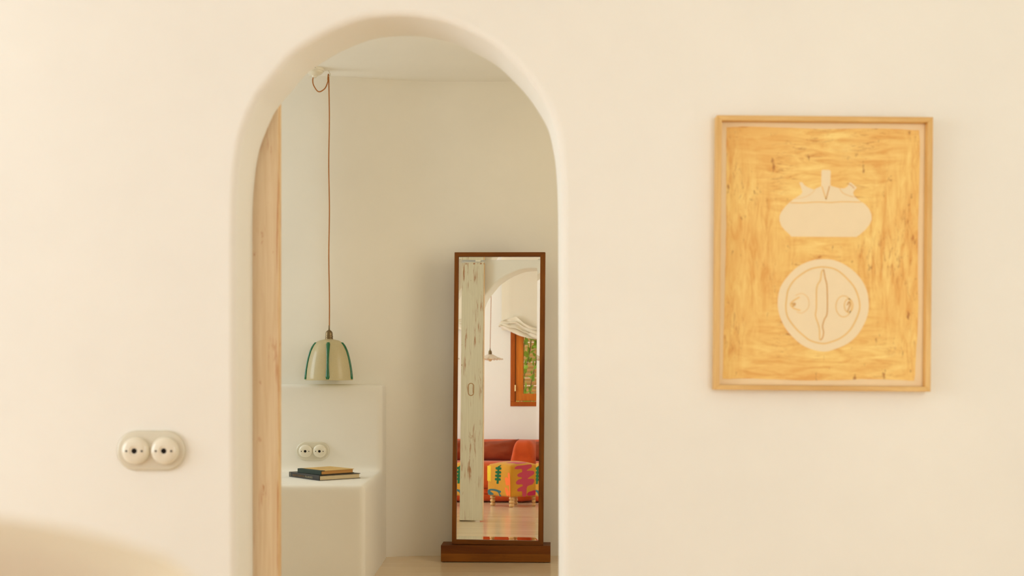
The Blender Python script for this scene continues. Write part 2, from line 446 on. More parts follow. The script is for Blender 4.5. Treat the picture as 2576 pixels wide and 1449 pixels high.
struct('wall_back_right', wall_holes('x', BR, BR+.2, D2, 7.0, -.06, 2.7, (4.6, 5.6, 1.1, 2.3)), M['wall_in'])  # opening out of view, cut for the added warm fill
def wall_y(x):
    t = max(0, min(1, (-.42-x)/.62)); return YB-.12*t*t*(3-2*t)
def back_wall():
    b = bmesh.new(); xs = [BL-.1]+[-1.1+.04*i for i in range(20)]+[BR+.1]; rows = []
    for x in xs: rows.append([b.verts.new((x, wall_y(x), z)) for z in (-.06, 2.7)]+[b.verts.new((x, 6.95, z)) for z in (-.06, 2.7)])
    for r, s in zip(rows, rows[1:]):
        b.faces.new((r[0], s[0], s[1], r[1])); b.faces.new((r[2], r[3], s[3], s[2])); b.faces.new((r[1], s[1], s[3], r[3])); b.faces.new((r[0], r[2], s[2], s[0]))
    return b
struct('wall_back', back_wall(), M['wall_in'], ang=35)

# ------------------------------------------------------------------ built-in stepped shelf
SX, SU, SL, SZ, ST = -.676, 6.24, 5.48, .478, .934
def shelf_mesh():
    prof = [(SL, -.08), (SL, SZ), (SU, SZ), (SU, ST), (6.44, ST), (6.44, -.08)]
    b = bmesh.new(); L = [b.verts.new((-2.5, y, z)) for y, z in prof]; R = [b.verts.new((SX, y, z)) for y, z in prof]
    n = len(prof)
    for i in range(n): b.faces.new((L[i], L[(i+1) % n], R[(i+1) % n], R[i]))
    b.faces.new(L); b.faces.new(R[::-1])
    bmesh.ops.recalc_face_normals(b, faces=b.faces)
    me = bpy.data.meshes.new('tmp_shelf'); b.to_mesh(me); b.free()
    o = bpy.data.objects.new('tmp_shelf', me); C.objects.link(o)       # hand-plastered soft edges
    m = o.modifiers.new('grain', 'REMESH'); m.mode = 'VOXEL'; m.voxel_size = .014
    m = o.modifiers.new('soften', 'SMOOTH'); m.factor = .5; m.iterations = 7
    ev = bpy.data.meshes.new_from_object(o.evaluated_get(bpy.context.evaluated_depsgraph_get()))
    bpy.data.objects.remove(o); b = bmesh.new(); b.from_mesh(ev); bpy.data.meshes.remove(ev); return b
sh = obj('masonry_shelf', shelf_mesh(), M['wall_in'], origin=(-1.2, 5.9, 0), smooth=True)
setp(sh, 'white plastered built-in stepped shelf standing in the corner left of the mirror', 'shelf')

# ------------------------------------------------------------------ sliding door
DX, DYF, DYB, DZ0, DZ1 = -.6714, 3.428, 3.473, .007, 1.997
door = thing('door_1', (DX, DYB, 0), 'scuffed white painted plank sliding door half hidden behind the arch', 'door', kind='structure')
def plank(x0, x1, first):
    b = box(x0, x1, DYF, DYB, DZ0, DZ1, .0025, 2)
    return b
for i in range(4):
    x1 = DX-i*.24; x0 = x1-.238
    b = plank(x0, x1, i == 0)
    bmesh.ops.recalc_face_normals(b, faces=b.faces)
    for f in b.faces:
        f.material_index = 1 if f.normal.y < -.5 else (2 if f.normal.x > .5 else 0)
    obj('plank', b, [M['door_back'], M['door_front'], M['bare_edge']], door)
b = bmesh.new()                                             # recessed pull: a raised rounded ring
pts = []
hx, hz, hw, hh = -.768, 1.014, .021, .047
for k in range(32):
    a = 2*PI*k/32; cx_, cz_ = math.cos(a), math.sin(a)
    pts.append((hx+hw*cx_, DYB+.001, hz+(hh-hw)*(1 if cz_ > 0 else -1)*(abs(cz_) > 1e-6)+hw*cz_))
pull = obj('pull_handle', tube(pts, .0026, 8, closed=True), M['pull'], door, ang=60, label='oval flush pull ringed in bare wood')
obj('top_plate', box(-.83, -.675, 3.437, 3.466, DZ1, DZ1+.007, .001), M['metal_paint'], door)
b = box(-.738, -.697, 3.466, 3.474, DZ1+.007, 2.060, .001)
merge(b, box(-.738, -.697, 3.440, 3.470, DZ1+.007, DZ1+.015, .001))
merge(b, box(-.732, -.703, 3.437, 3.468, 2.036, 2.056, .001))
obj('hanger_bracket', b, M['metal_paint'], door)
tr = obj('door_track', box(-1.75, -.05, 3.412, 3.436, 2.028, 2.075, .002), M['wall_in'], origin=(-.9, 3.42, 2.05))
setp(tr, 'white painted sliding door track along the wall over the arch, seen in the mirror', 'track')

# ------------------------------------------------------------------ porcelain sockets
def make_socket(name, label):
    t = thing(name, (0, 0, 0), label, 'socket', 'porcelain double sockets')
    hw, r = .0925-.054, .054
    def stad(rr): return [(((hw if math.cos(a) > 0 else -hw)+rr*math.cos(a)), rr*math.sin(a)) for a in [2*PI*(k+.5)/40 for k in range(40)]]
    b = bmesh.new(); rows = []
    for rr, y in ((r, 0), (r, -.006), (r-.0015, -.0095), (r-.005, -.011), (r-.009, -.0115)):
        rows.append([b.verts.new((x, y, z)) for x, z in stad(rr)])
    for p, q in zip(rows, rows[1:]):
        for i in range(40): b.faces.new((p[i], p[(i+1) % 40], q[(i+1) % 40], q[i]))
    b.faces.new(rows[-1])
    obj('base_plate', b, M['porcelain_base'], t, ang=50)
    for dx in (-.0393, .0393):
        prof = [(.0375, .010), (.0375, .016), (.036, .0205), (.032, .0245), (.025, .0268), (.016, .0277), (.0128, .0278), (.0125, .0265), (.0095, .0262), (.0074, .0262), (.0074, .018), (0, .018)]
        b = xf(lathe(prof, 36), Matrix.Translation((dx, 0, 0)) @ Matrix.Rotation(PI/2, 4, 'X'))
        bmesh.ops.recalc_face_normals(b, faces=b.faces)
        for f in b.faces:
            c = f.calc_center_median()
            if math.hypot(c.x-dx, c.z) < .0076 and c.y > -.0262: f.material_index = 1
        d = obj('dial', b, [M['porcelain'], M['hole']], t, ang=45)
        for sx in (-1, 1):
            h = xf(lathe([(.0029, .0262), (.0029, .0277), (0, .0277)], 12), Matrix.Translation((dx+sx*.0205, 0, -.0002)) @ Matrix.Rotation(PI/2, 4, 'X'))
            obj('screw_hole', h, M['hole'], d)
    return t
def copy_tree(o, parent=None):
    c = o.copy(); C.objects.link(c); c.parent = parent
    for ch in o.children: copy_tree(ch, c)
    return c
s1 = make_socket('wall_socket', 'large cream porcelain double socket on the bright wall left of the arch')
s2 = copy_tree(s1); s2['label'] = 'smaller-looking porcelain double socket above the books on the plastered shelf'
s1.location = ((382-CX)/FPX*D1, D1, 1-(1133-HZ)/FPX*D1)
s2.location = ((787.5-CX)/FPX*SU, SU, 1-(1134.5-HZ)/FPX*SU); s2.scale = (.945, .945, .91)

# ------------------------------------------------------------------ framed picture
PS, PY = 948.0, 3.165
PC = (2072.5, 637.5)
pic = thing('framed_picture', ((PC[0]-CX)/FPX*PY, D1, 1-(PC[1]-HZ)/FPX*PY), 'pale oak framed ochre print of a jug, hanging right of the arch', 'picture')
pic.rotation_euler = (0, .0092, 0)
ORG = world_loc(pic)
def pl(px, py, s=PS): return ((px-PC[0])/s, -(py-PC[1])/s)
W2, H2, FB, FD = .2870, .3645, .0135, .035
def pbox(x0, x1, y0, y1, z0, z1, bev=.001): return xf(box(x0, x1, y0, y1, z0, z1, bev, 2), Matrix.Translation(ORG))
def mitre(x0, z0, x1, z1, ix0, iz0, ix1, iz1):
    b = bmesh.new(); P = [(x0, z0), (x1, z1), (ix1, iz1), (ix0, iz0)]
    f = [b.verts.new((x, -FD, z)) for x, z in P]; k = [b.verts.new((x, 0, z)) for x, z in P]
    b.faces.new(f); b.faces.new(k[::-1])
    for i in range(4): b.faces.new((f[i], f[(i+1) % 4], k[(i+1) % 4], k[i]))
    bmesh.ops.bevel(b, geom=b.edges[:], offset=.0008, segments=1, affect='EDGES')
    return xf(b, Matrix.Translation(ORG))
w_, h_, wi, hi = W2, H2, W2-FB, H2-FB
obj('frame_side', mitre(-w_, -h_, -w_, h_, -wi, -hi, -wi, hi), M['oak'], pic)
obj('frame_side', mitre(w_, -h_, w_, h_, wi, -hi, wi, hi), M['oak'], pic)
obj('frame_rail', mitre(-w_, h_, w_, h_, -wi, hi, wi, hi), M['oak_x'], pic)
obj('frame_rail', mitre(-w_, -h_, w_, -h_, -wi, -hi, wi, -hi), M['oak_x'], pic)
obj('backing_paper', pbox(-wi+.0005, wi-.0005, -.012, -.004, -hi+.0005, hi-.0005, 0), M['paper'], pic)
PP = -.012
g = [(1827, 320), (1834, 319), (1900, 317), (2050, 321), (2200, 319), (2300, 322), (2310, 323), (2312, 332), (2314, 400), (2311, 600), (2313, 800), (2308, 900), (2306, 946), (2304, 953), (2294, 954), (2200, 951), (2050, 956), (1900, 953), (1832, 954), (1823, 953), (1822, 944), (1824, 800), (1827, 600), (1826, 450), (1826, 330)]
gp = catmull([Vector((*pl(x+4, y, 943), 0)) for x, y in g], 5, True)
gp = [(p.x+random.uniform(-.0006, .0006), p.y+random.uniform(-.0006, .0006)) for p in gp]
obj('ochre_ground', xf(prism(gp, .0006, PP), Matrix.Translation(ORG)), M['ochre'], pic)
def c7(L): return [pl(1944+x/6.036, 400+y/6.036, 943) for x, y in L]
def c8(L): return [pl(1944+x/5.571, 640+y/5.571, 943) for x, y in L]
jug = [(425, 345), (465, 340), (500, 385), (545, 415), (650, 455), (690, 430), (760, 400), (762, 165), (775, 150), (885, 152), (900, 170), (898, 385), (930, 400), (1030, 425), (1110, 430), (1165, 395), (1185, 345), (1205, 335), (1300, 415), (1285, 435), (1255, 465), (1245, 500), (1265, 550), (1340, 610), (1430, 670), (1490, 740), (1525, 820), (1530, 900), (1500, 970), (1440, 1050), (1350, 1130), (1300, 1165), (800, 1168), (310, 1168), (290, 1140), (220, 1080), (160, 1010), (130, 930), (130, 860), (160, 790), (220, 710), (290, 640), (380, 575), (450, 530), (475, 490), (460, 440), (440, 380)]
obj('jug_shape', xf(prism(c7(jug), .0011, PP), Matrix.Translation(ORG)), M['pale_shape'], pic)
disc = [(735, 55), (860, 62), (1000, 110), (1150, 205), (1270, 330), (1350, 480), (1380, 640), (1375, 800), (1320, 960), (1230, 1110), (1100, 1230), (930, 1310), (780, 1350), (620, 1330), (450, 1260), (300, 1130), (200, 1000), (130, 840), (105, 690), (120, 530), (165, 410), (260, 280), (390, 160), (540, 88), (640, 62)]
dp = catmull([Vector((*p, 0)) for p in c8(disc)], 4, True)
obj('disc_shape', xf(prism([(p.x, p.y) for p in dp], .0011, PP), Matrix.Translation(ORG)), M['pale_shape'], pic)
def line(L, conv, wd, m='line', closed=False, sm=5):
    p = catmull([Vector((*q, 0)) for q in conv(L)], sm, closed)
    obj('drawn_line', xf(ribbon([(q.x, q.y) for q in p], wd, .0014, PP, closed), Matrix.Translation(ORG)), M[m], pic)
line([(290, 655), (480, 656), (700, 640), (900, 646), (1080, 632), (1375, 636)], c7, .0032)
line([(770, 400), (795, 480), (833, 600)], c7, .0030); line([(833, 600), (858, 500), (885, 395)], c7, .0030, 'line_dark')
line([(1040, 430), (1080, 490), (1150, 530), (1260, 560)], c7, .0022); line([(1150, 352), (1215, 383), (1262, 430)], c7, .0024, 'line_dark')
line([(350, 590), (480, 575), (600, 520), (660, 460)], c7, .0014)
line([(740, 165), (860, 180), (960, 225), (1080, 330), (1180, 450), (1240, 600), (1255, 740), (1210, 890), (1120, 1050), (990, 1160), (860, 1215), (740, 1240), (580, 1205), (470, 1130), (360, 1030), (250, 880), (220, 740), (230, 600), (250, 490), (320, 370), (420, 280), (540, 205), (640, 175)], c8, .0042, 'line', True)
line([(745, 200), (715, 235), (700, 350), (650, 460), (648, 740), (637, 850), (690, 1020), (697, 1190)], c8, .0036)
line([(745, 200), (765, 310), (795, 450), (800, 800), (762, 900), (737, 1000), (752, 1080), (737, 1160), (705, 1195)], c8, .0032, 'line_dark')
line([(410, 590), (330, 640), (285, 690), (325, 745), (425, 780)], c8, .0040); line([(300, 690), (345, 680), (340, 705), (310, 715)], c8, .0044, 'line_dark')
line([(350, 570), (440, 540), (520, 590), (545, 680), (520, 760), (440, 815), (370, 795)], c8, .0018)
def ring(cx, cz, rx, rz): return [(cx+rx*math.cos(2*PI*k/16), cz+rz*math.sin(2*PI*k/16)) for k in range(16)]
line(ring(1030, 715, 108, 148), c8, .0026, 'line', True); line(ring(1100, 705, 60, 95), c8, .0030, 'line', True)
line([(1080, 700), (1105, 650), (1120, 690), (1085, 790)], c8, .0038, 'line_dark')

# ------------------------------------------------------------------ standing mirror
PHI, TAU, ROLL = math.radians(4.5), math.radians(1.5), .006
N = Vector((-math.sin(PHI)*math.cos(TAU), -math.cos(PHI)*math.cos(TAU), math.sin(TAU)))
E1 = Vector((math.cos(PHI), -math.sin(PHI), 0)); E2 = E1.cross(N)
if E2.z < 0: E2 = -E2
MC = Vector((-.065, 6.30, .87))
R1 = E1*math.cos(ROLL)-E2*math.sin(ROLL); R2 = E2*math.cos(ROLL)+E1*math.sin(ROLL)
def ml(u, v, o): return MC+R1*u+R2*v+N*o
mir = thing('standing_mirror', (-.085, 6.30, 0), 'tall narrow wood-framed mirror standing in a block foot against the back wall', 'mirror')
GX0, GX1, GZ0, GZ1 = -.2235, .2105, -.7565, .7385
OX0, OX1, OZ0, OZ1 = -.2448, .2362, -.7800, .7610
b = bmesh.new(); bw, bh = .0165, .0165*math.tan(.038)
i4 = [b.verts.new(ml(u, v, 0)) for u, v in ((GX0+bw, GZ0+bw), (GX1-bw, GZ0+bw), (GX1-bw, GZ1-bw), (GX0+bw, GZ1-bw))]
o4 = [b.verts.new(ml(u, v, bh)) for u, v in ((GX0, GZ0), (GX1, GZ0), (GX1, GZ1), (GX0, GZ1))]
k4 = [b.verts.new(ml(u, v, -.005)) for u, v in ((GX0, GZ0), (GX1, GZ0), (GX1, GZ1), (GX0, GZ1))]
b.faces.new(i4); b.faces.new(k4[::-1])
for i in range(4):
    j = (i+1) % 4
    b.faces.new((o4[i], o4[j], i4[j], i4[i])); b.faces.new((k4[i], k4[j], o4[j], o4[i]))
obj('mirror_glass', b, M['mirror'], mir, label='bevel-edged mirror glass')
def mbar(P, o0, o1):
    b = bmesh.new(); f = [b.verts.new(ml(u, v, o1)) for u, v in P]; k = [b.verts.new(ml(u, v, o0)) for u, v in P]
    b.faces.new(f); b.faces.new(k[::-1])
    for i in range(4): b.faces.new((f[i], f[(i+1) % 4], k[(i+1) % 4], k[i]))
    bmesh.ops.bevel(b, geom=b.edges[:], offset=.001, segments=2, affect='EDGES'); return b
F0, F1 = -.016, .020
obj('frame_side', mbar([(OX0, OZ0), (GX0, GZ0), (GX0, GZ1), (OX0, OZ1)], F0, F1), M['walnut'], mir)
obj('frame_side', mbar([(GX1, GZ0), (OX1, OZ0), (OX1, OZ1), (GX1, GZ1)], F0, F1), M['walnut'], mir)
obj('frame_rail', mbar([(OX0, OZ1), (GX0, GZ1), (GX1, GZ1), (OX1, OZ1)], F0, F1), M['walnut_x'], mir)
obj('frame_rail', mbar([(OX0, OZ0), (OX1, OZ0), (GX1, GZ0), (GX0, GZ0)], F0, F1), M['walnut_x'], mir)
obj('back_board', mbar([(OX0+.01, OZ0+.01), (OX1-.01, OZ0+.01), (OX1-.01, OZ1-.01), (OX0+.01, OZ1-.01)], F0-.006, -.006), M['walnut'], mir)
BC = Vector((-.0835, 6.315, 0)); BM = Matrix.Translation(BC) @ Matrix.Rotation(-math.radians(2.2), 4, 'Z')
obj('base_board', xf(box(-.287, .287, -.07, .07, .046, .089, .0008), BM), M['walnut_knot'], mir)
obj('base_board', xf(box(-.287, .287, -.07, .07, .004, .0460, .0004), BM), M['walnut_light'], mir)
obj('foot_pad', xf(box(-.26, .26, -.055, .055, 0, .004), BM), M['black'], mir)

# ------------------------------------------------------------------ pendant lamp in the inner room
pd_ = 6.235
px_ = (828-CX)/FPX*pd_
lamp = thing('pendant_lamp', (px_, pd_, ZB), 'green striped celadon glass pendant hanging on a brown cord over the plastered shelf', 'pendant lamp')
zr = 1-(955.5-HZ)/FPX*pd_          # rim
zt = 1-(853-HZ)/FPX*pd_            # crown
Rr = 59.5/FPX*pd_
T = Matrix.Translation((px_, pd_, 0))
def shade_r(s):                     # s 0 at the crown, 1 at the rim
    P = [(0, .017), (.03, .047), (.08, .068), (.16, .083), (.30, .097), (.45, .1065), (.6, .1135), (.75, .119), (.9, .1228), (1, .1237)]
    for (a, ra), (c, rc) in zip(P, P[1:]):
        if s <= c: return (ra+(rc-ra)*(s-a)/(c-a))*Rr/.1237
    return Rr
prof = [(shade_r(k/28), zt+(zr-zt)*k/28) for k in range(29)]
prof += [(Rr-.0015, zr-.0022), (Rr-.004, zr-.001)]+[(max(.012, shade_r(k/14)-.005), zt+(zr-zt)*k/14-.004) for k in range(13, -1, -1)]
shade = obj('lamp_shade', xf(lathe(prof, 64), T), M['glass_milk'], lamp, ang=60, label='celadon glass dome')
for k in range(5):
    a = math.radians(-90+5+72*k)
    b = bmesh.new(); rows = []
    for j in range(19):
        s = .085+.90*j/18; r = shade_r(s); q = 2*j/18-1
        hwid = (.0068+.0046*abs(q)**2.2)*(1 if 0 < j < 18 else .6)
        rows.append([b.verts.new((px_+(r-.0005+h)*math.cos(a+e*hwid/r), pd_+(r-.0005+h)*math.sin(a+e*hwid/r), zt+(zr-zt)*s)) for e, h in ((-1, 0), (-.8, .0050), (-.35, .0080), (.35, .0080), (.8, .0050), (1, 0))])
    for p, q in zip(rows, rows[1:]):
        for k2 in range(5): b.faces.new((p[k2], p[k2+1], q[k2+1], q[k2]))
    obj('glass_rib', b, M['glass_green'], shade, smooth=True, label='emerald glass stripe')
prof = [(0, zt+.072), (.0035, zt+.072), (.0045, zt+.048), (.007, zt+.046), (.012, zt+.043), (.0175, zt+.035), (.0185, zt+.026), (.0185, zt+.017), (.0198, zt+.016), (.0198, zt+.008), (.0182, zt+.007), (.0205, zt+.002), (.021, zt-.004), (0, zt-.004)]
obj('lamp_holder', xf(lathe(prof, 28), T), M['brass'], lamp, ang=50)
hkz = ZB-.012
hook = [(px_-.001, pd_, ZB), (px_, pd_, ZB-.012), (px_+.006, pd_-.004, ZB-.022), (px_+.003, pd_-.006, ZB-.034), (px_-.005, pd_-.004, ZB-.030)]
obj('ceiling_hook', tube(catmull(hook, 6), .0024, 8), M['metal_paint'], lamp, ang=70)
rose_x = (791-CX)/FPX*(pd_-.03)
cord = [(px_+.001, pd_, zt+.068)]
for k in range(1, 14): cord.append((px_+.0016*math.sin(k*1.3), pd_-.004*k/13, zt+.068+(ZB-.032-zt-.068)*k/13))
cord += [(px_-.004, pd_-.006, ZB-.028), (px_-.006, pd_-.006, ZB-.05), (px_-.006, pd_-.006, ZB-.062), (px_-.018, pd_-.010, ZB-.095), (px_-.036, pd_-.016, ZB-.113), (px_-.051, pd_-.02, ZB-.118), (px_-.064, pd_-.024, ZB-.108), (px_-.078, pd_-.028, ZB-.083), (px_-.081, pd_-.03, ZB-.06), (rose_x-.006, pd_-.03, ZB-.045)]
obj('cord', tube(catmull(cord, 4), .0032, 8), M['cord'], lamp, ang=70)
prof = [(0, ZB), (.052, ZB), (.052, ZB-.010), (.049, ZB-.014), (.045, ZB-.015), (.044, ZB-.020), (.036, ZB-.028), (.022, ZB-.035), (.014, ZB-.037), (.013, ZB-.044), (.009, ZB-.047), (0, ZB-.047)]
rose = obj('ceiling_rose', xf(lathe(prof, 32), Matrix.Translation((rose_x, pd_-.03, 0))), M['porcelain'], lamp, ang=40)
obj('screw_hole', xf(lathe([(0, 0), (.003, 0), (.003, .002), (0, .002)], 10), Matrix.Translation((rose_x+.012, pd_-.0795, ZB-.0065)) @ Matrix.Rotation(PI/2, 4, 'X')), M['hole'], rose)

# ------------------------------------------------------------------ two books on the shelf
def book(name, label, near, th, L, Wd, z0, thick, cover, spine_m, wrap):
    """near = foot of the corner nearest the camera; spine runs back left from it, foot edge runs back right"""
    A = Vector((-math.cos(th), math.sin(th), 0)); B = Vector((math.sin(th), math.cos(th), 0))
    t = thing(name, (near.x, near.y, z0), label, 'book', 'books stacked on the plastered shelf')
    def bx(a0, a1, b0, b1, c0, c1, bev=.0006):
        b = box(a0, a1, b0, b1, c0, c1, bev, 2)
        return xf(b, Matrix(((A.x, B.x, 0, near.x), (A.y, B.y, 0, near.y), (0, 0, 1, z0), (0, 0, 0, 1))))
    cb = .0026
    obj('page_block', bx(.003, L-.003, .003, Wd-.005, cb, thick-cb, 0), M['pages'] if wrap == 0 else M['tan_pages'], t)
    obj('back_cover', bx(0, L, .002, Wd, 0, cb), M['black'] if wrap == 0 else M['green_spine'], t)
    obj('front_cover', bx(0, L, wrap+.002, Wd, thick-cb, thick), cover, t)
    sp = bx(0, L, -.0015, .0028, 0, thick, .0012)
    if wrap: merge(sp, bx(0, L, .002, wrap+.002, thick-cb-.0002, thick+.0002))
    spo = obj('spine', sp, spine_m, t)
    return t, A, B, spo
t = NT('tan_page_block'); t.col(srgb(206, 150, 80)); t.set(Roughness=.8); M['tan_pages'] = t.m
def text(name, body, size, m, parent, origin, xdir, ydir, stretch=1.0):
    cu = bpy.data.curves.new(name, 'FONT'); cu.body = body; cu.size = size; cu.extrude = .00015; cu.resolution_u = 3
    o = bpy.data.objects.new('tmp_text', cu); C.objects.link(o)
    dg = bpy.context.evaluated_depsgraph_get(); me = bpy.data.meshes.new_from_object(o.evaluated_get(dg))
    bpy.data.objects.remove(o); bpy.data.curves.remove(cu)
    x = xdir.normalized()*stretch; y = ydir.normalized(); z = x.cross(y).normalized()
    mt = Matrix(((x.x, y.x, z.x, origin.x), (x.y, y.y, z.y, origin.y), (x.z, y.z, z.z, origin.z), (0, 0, 0, 1)))
    bm = bmesh.new(); bm.from_mesh(me); bpy.data.meshes.remove(me); xf(bm, mt)
    return obj(name, bm, m, parent)
P1 = Vector(((804-CX)/FPX*5.70, 5.70, 0))
TH1 = math.radians(51)
bk, A, B, spo = book('book', 'black hardback lying flat at the bottom of the two books on the shelf', P1, TH1, .30, .228, SZ, .0245, M['black'], M['black'], 0)
UP = Vector((0, 0, 1))
def sp_pt(a, z, o=.0018): return P1+A*a-B*o+UP*(SZ+z)
text('spine_lettering', 'HELMUT NEWTON', .0135, M['gold_print'], spo, sp_pt(.262, .0068), -A, UP, 1.0)
text('spine_lettering', 'POLAROIDS', .0135, M['white_print'], spo, sp_pt(.138, .0068), -A, UP, 1.0)
for k in range(3):
    b = bmesh.new(); p = sp_pt(.289, .0035+.0066*k)
    xf(box(0, .0052, -.0002, .0002, 0, .0042, bm=b), Matrix(((-A.x, B.x, 0, p.x), (-A.y, B.y, 0, p.y), (0, 0, 1, p.z), (0, 0, 0, 1))))
    obj('spine_mark', b, M['white_print'], spo)
P2 = Vector(((808-CX)/FPX*5.735, 5.735, 0)); Z2 = SZ+.0245
bk2, A2, B2, sp2 = book('book', 'tan book with dark green spine, topmost of the two books on the shelf', P2, math.radians(47), .205, .192, Z2, .0205, M['tan_board'], M['green_spine'], .020)
def cv(a, bb): return P2+A2*a+B2*bb+UP*(Z2+.0206)
fc = [c for c in bk2.children if c.name.startswith('front_cover')][0]
for a, b0, b1 in ((.115, .055, .15), (.150, .080, .125)):
    bm = bmesh.new(); v = [bm.verts.new(p) for p in (cv(a, b0), cv(a, b1), cv(a+.005, b1), cv(a+.005, b0))]; bm.faces.new(v)
    obj('title_line', bm, M['ink'], fc)

# ------------------------------------------------------------------ pouf (seen in the mirror)
PU = Vector((-.751, -.66, 0)); PV = Vector((.66, -.751, 0))       # world directions of its sides
PV = Vector((.66, .751, 0))*1.0
PV = Vector((.66, -.751, 0))
PO = Vector((-.748, 1.456, 0))
# corner facing the inner room is PO - s(U+V); left face looks along -V, right face along -U
PMt = Matrix(((PU.x, PV.x, 0, PO.x), (PU.y, PV.y, 0, PO.y), (0, 0, 1, 0), (0, 0, 0, 1)))
pouf = thing('pouf', (PO.x, PO.y, 0), 'square mustard pouf embroidered with leaf shapes on bead legs, beside the orange sofa', 'pouf')
S2 = .1765
def crown(p, h):
    if p.z > 0:
        k = max(0, 1-(p.x/h.x)**2)*max(0, 1-(p.y/h.y)**2); p.z += .034*k**.8*(p.z/h.z)
    return p
b = rbox(0, 0, (.095+.386)/2, 2*S2, 2*S2, .386-.095, .022, 16, crown)
body = obj('pouf_body', xf(b, PMt), M['pouf'], pouf, ang=60)
def bead_leg(x, y):
    prof = [(0, .104), (.012, .104), (.014, .098)]
    for c in (.081, .049, .017):
        for k in range(9):
            a = PI/2-PI*k/8; prof.append((.0095+.0145*max(0, math.cos(a))**.8, c+.0158*math.sin(a)))
    prof += [(0, .0015)]
    return xf(xf(lathe(prof, 20), Matrix.Translation((x, y, 0))), PMt)
for x in (-1, 1):
    for y in (-1, 1): obj('leg', bead_leg(x*.138, y*.138), M['beech'], pouf, ang=60, label='turned leg of three beads')
def patch(face, pts, m, sm=4, closed=True):
    """embroidered patch on the left face (y = -S2) or right face (x = -S2); pts in face metres (u along, z up)"""
    p = catmull([Vector((u, z, 0)) for u, z in pts], sm, True) if sm else [Vector((u, z, 0)) for u, z in pts]
    b = prism([(q.x, q.y) for q in p], .0012, -S2+.0002)           # local XZ, towards -Y
    if face == 'R': xf(b, Matrix(((0, 1, 0, 0), (1, 0, 0, 0), (0, 0, 1, 0), (0, 0, 0, 1))))
    obj('embroidery', xf(b, PMt), M['thread_'+m], body)
# photograph crop (7.247 px per frame px) to face coordinates
def LF(x, y):
    u = S2-(x-175)/(635-175)*2*S2+.0; z = .095+(1155-y)/(1155-600)*.270
    return (u, z)
def RF(x, y):
    u = -S2+(x-640)/(1175-640)*2*S2; z = .093+(1160-y)/(1160-590)*.285
    return (u, z)
def leafy(conv, cx, ys, half, hgt, stem, lean, face, m):
    """plant silhouette: upright stem with paired round lobes"""
    y0, y1 = ys
    R, Lf = [], []
    n = len(hgt)
    for i, yy in enumerate(hgt):
        xc = cx+lean*(yy-y1)/(y0-y1)
        for s, out in ((1, R), (-1, Lf)):
            out += [(xc+s*stem, yy-26), (xc+s*half*.8, yy-24), (xc+s*half, yy), (xc+s*half*.8, yy+22), (xc+s*stem, yy+26)]
    top = [(cx+lean*1.02, y0+20), (cx+lean*1.35+30, y0-26), (cx+lean*.9-4, y0)]
    pts = [(cx+lean+14, y0+26), (cx+lean+50, y0-4), (cx+lean+8, y0+8)][:0]
    loop = [(cx+lean-10, y0+30), (cx+lean+46, y0), (cx+lean+22, y0+40)]+R+[(cx+stem, y1), (cx-stem, y1)]+Lf[::-1]
    patch(face, [conv(*q) for q in loop], m, 3)
leafy(LF, 378, (556, 915), 58, (628, 700, 768, 834), 20, 22, 'L', 'green')
for k in range(4):
    x = 182+k*17; patch('L', [LF(x, 585), LF(x+11, 585), LF(x+10, 870+10*(k % 2)), LF(x+1, 870+10*(k % 2))], 'yellow', 0)
patch('L', [LF(196, 700), LF(240, 700), LF(240, 760), LF(196, 760)], 'yellow', 0)
patch('L', [LF(x, y) for x, y in ((572, 715), (608, 712), (618, 830), (622, 1130), (600, 1130), (598, 940), (545, 945), (525, 860), (520, 800), (560, 790), (580, 820))], 'coral', 3)
patch('L', [LF(x, y) for x, y in ((520, 990), (555, 990), (592, 1060), (590, 1130), (555, 1132), (535, 1080))], 'coral', 4)
patch('L', [LF(x, y) for x, y in ((190, 1060), (230, 1025), (330, 1022), (440, 1050), (440, 1080), (420, 1100), (450, 1150), (420, 1150), (385, 1080), (300, 1055), (235, 1062), (300, 1110), (295, 1130), (220, 1138), (195, 1110))], 'blue', 3)
loop = [(640, 640), (690, 590), (820, 580), (990, 565), (1000, 620), (930, 655), (900, 680), (1000, 680), (1060, 700), (1050, 750), (960, 800), (920, 830), (1020, 830), (1062, 860), (1030, 930), (930, 960), (900, 1010), (890, 1145), (810, 1145), (800, 1060), (720, 1058), (700, 1020), (760, 980), (810, 960), (800, 930), (700, 930), (672, 890), (720, 840), (790, 825), (790, 800), (720, 790), (700, 750), (760, 715), (800, 700), (790, 650), (700, 650)]
patch('R', [RF(700+(x-640)*.86, y) for x, y in loop], 'pink', 3)
patch('R', [RF(x, y) for x, y in ((930, 1110), (960, 1075), (1010, 1060), (1060, 1045), (1110, 1060), (1115, 1120), (1040, 1140), (950, 1142))], 'magenta', 3)
# the pink plant runs on over the top edge
b = bmesh.new()
def top_z(x, y): return .386+.034*(max(0, 1-(x/S2)**2)*max(0, 1-(y/S2)**2))**.8+.0015
tp = [(-.155, -.09), (-.150, -.02), (-.13, .05), (-.10, .04), (-.105, -.03), (-.07, -.06), (-.05, -.13), (-.085, -.12), (-.12, -.10)]
tc = catmull([Vector((x, y, 0)) for x, y in tp], 3, True); v = [b.verts.new((q.x, q.y, top_z(q.x, q.y))) for q in tc]
b.faces.new(v); bmesh.ops.triangulate(b, faces=b.faces[:])
obj('embroidery', xf(b, PMt), M['thread_pink'], body)

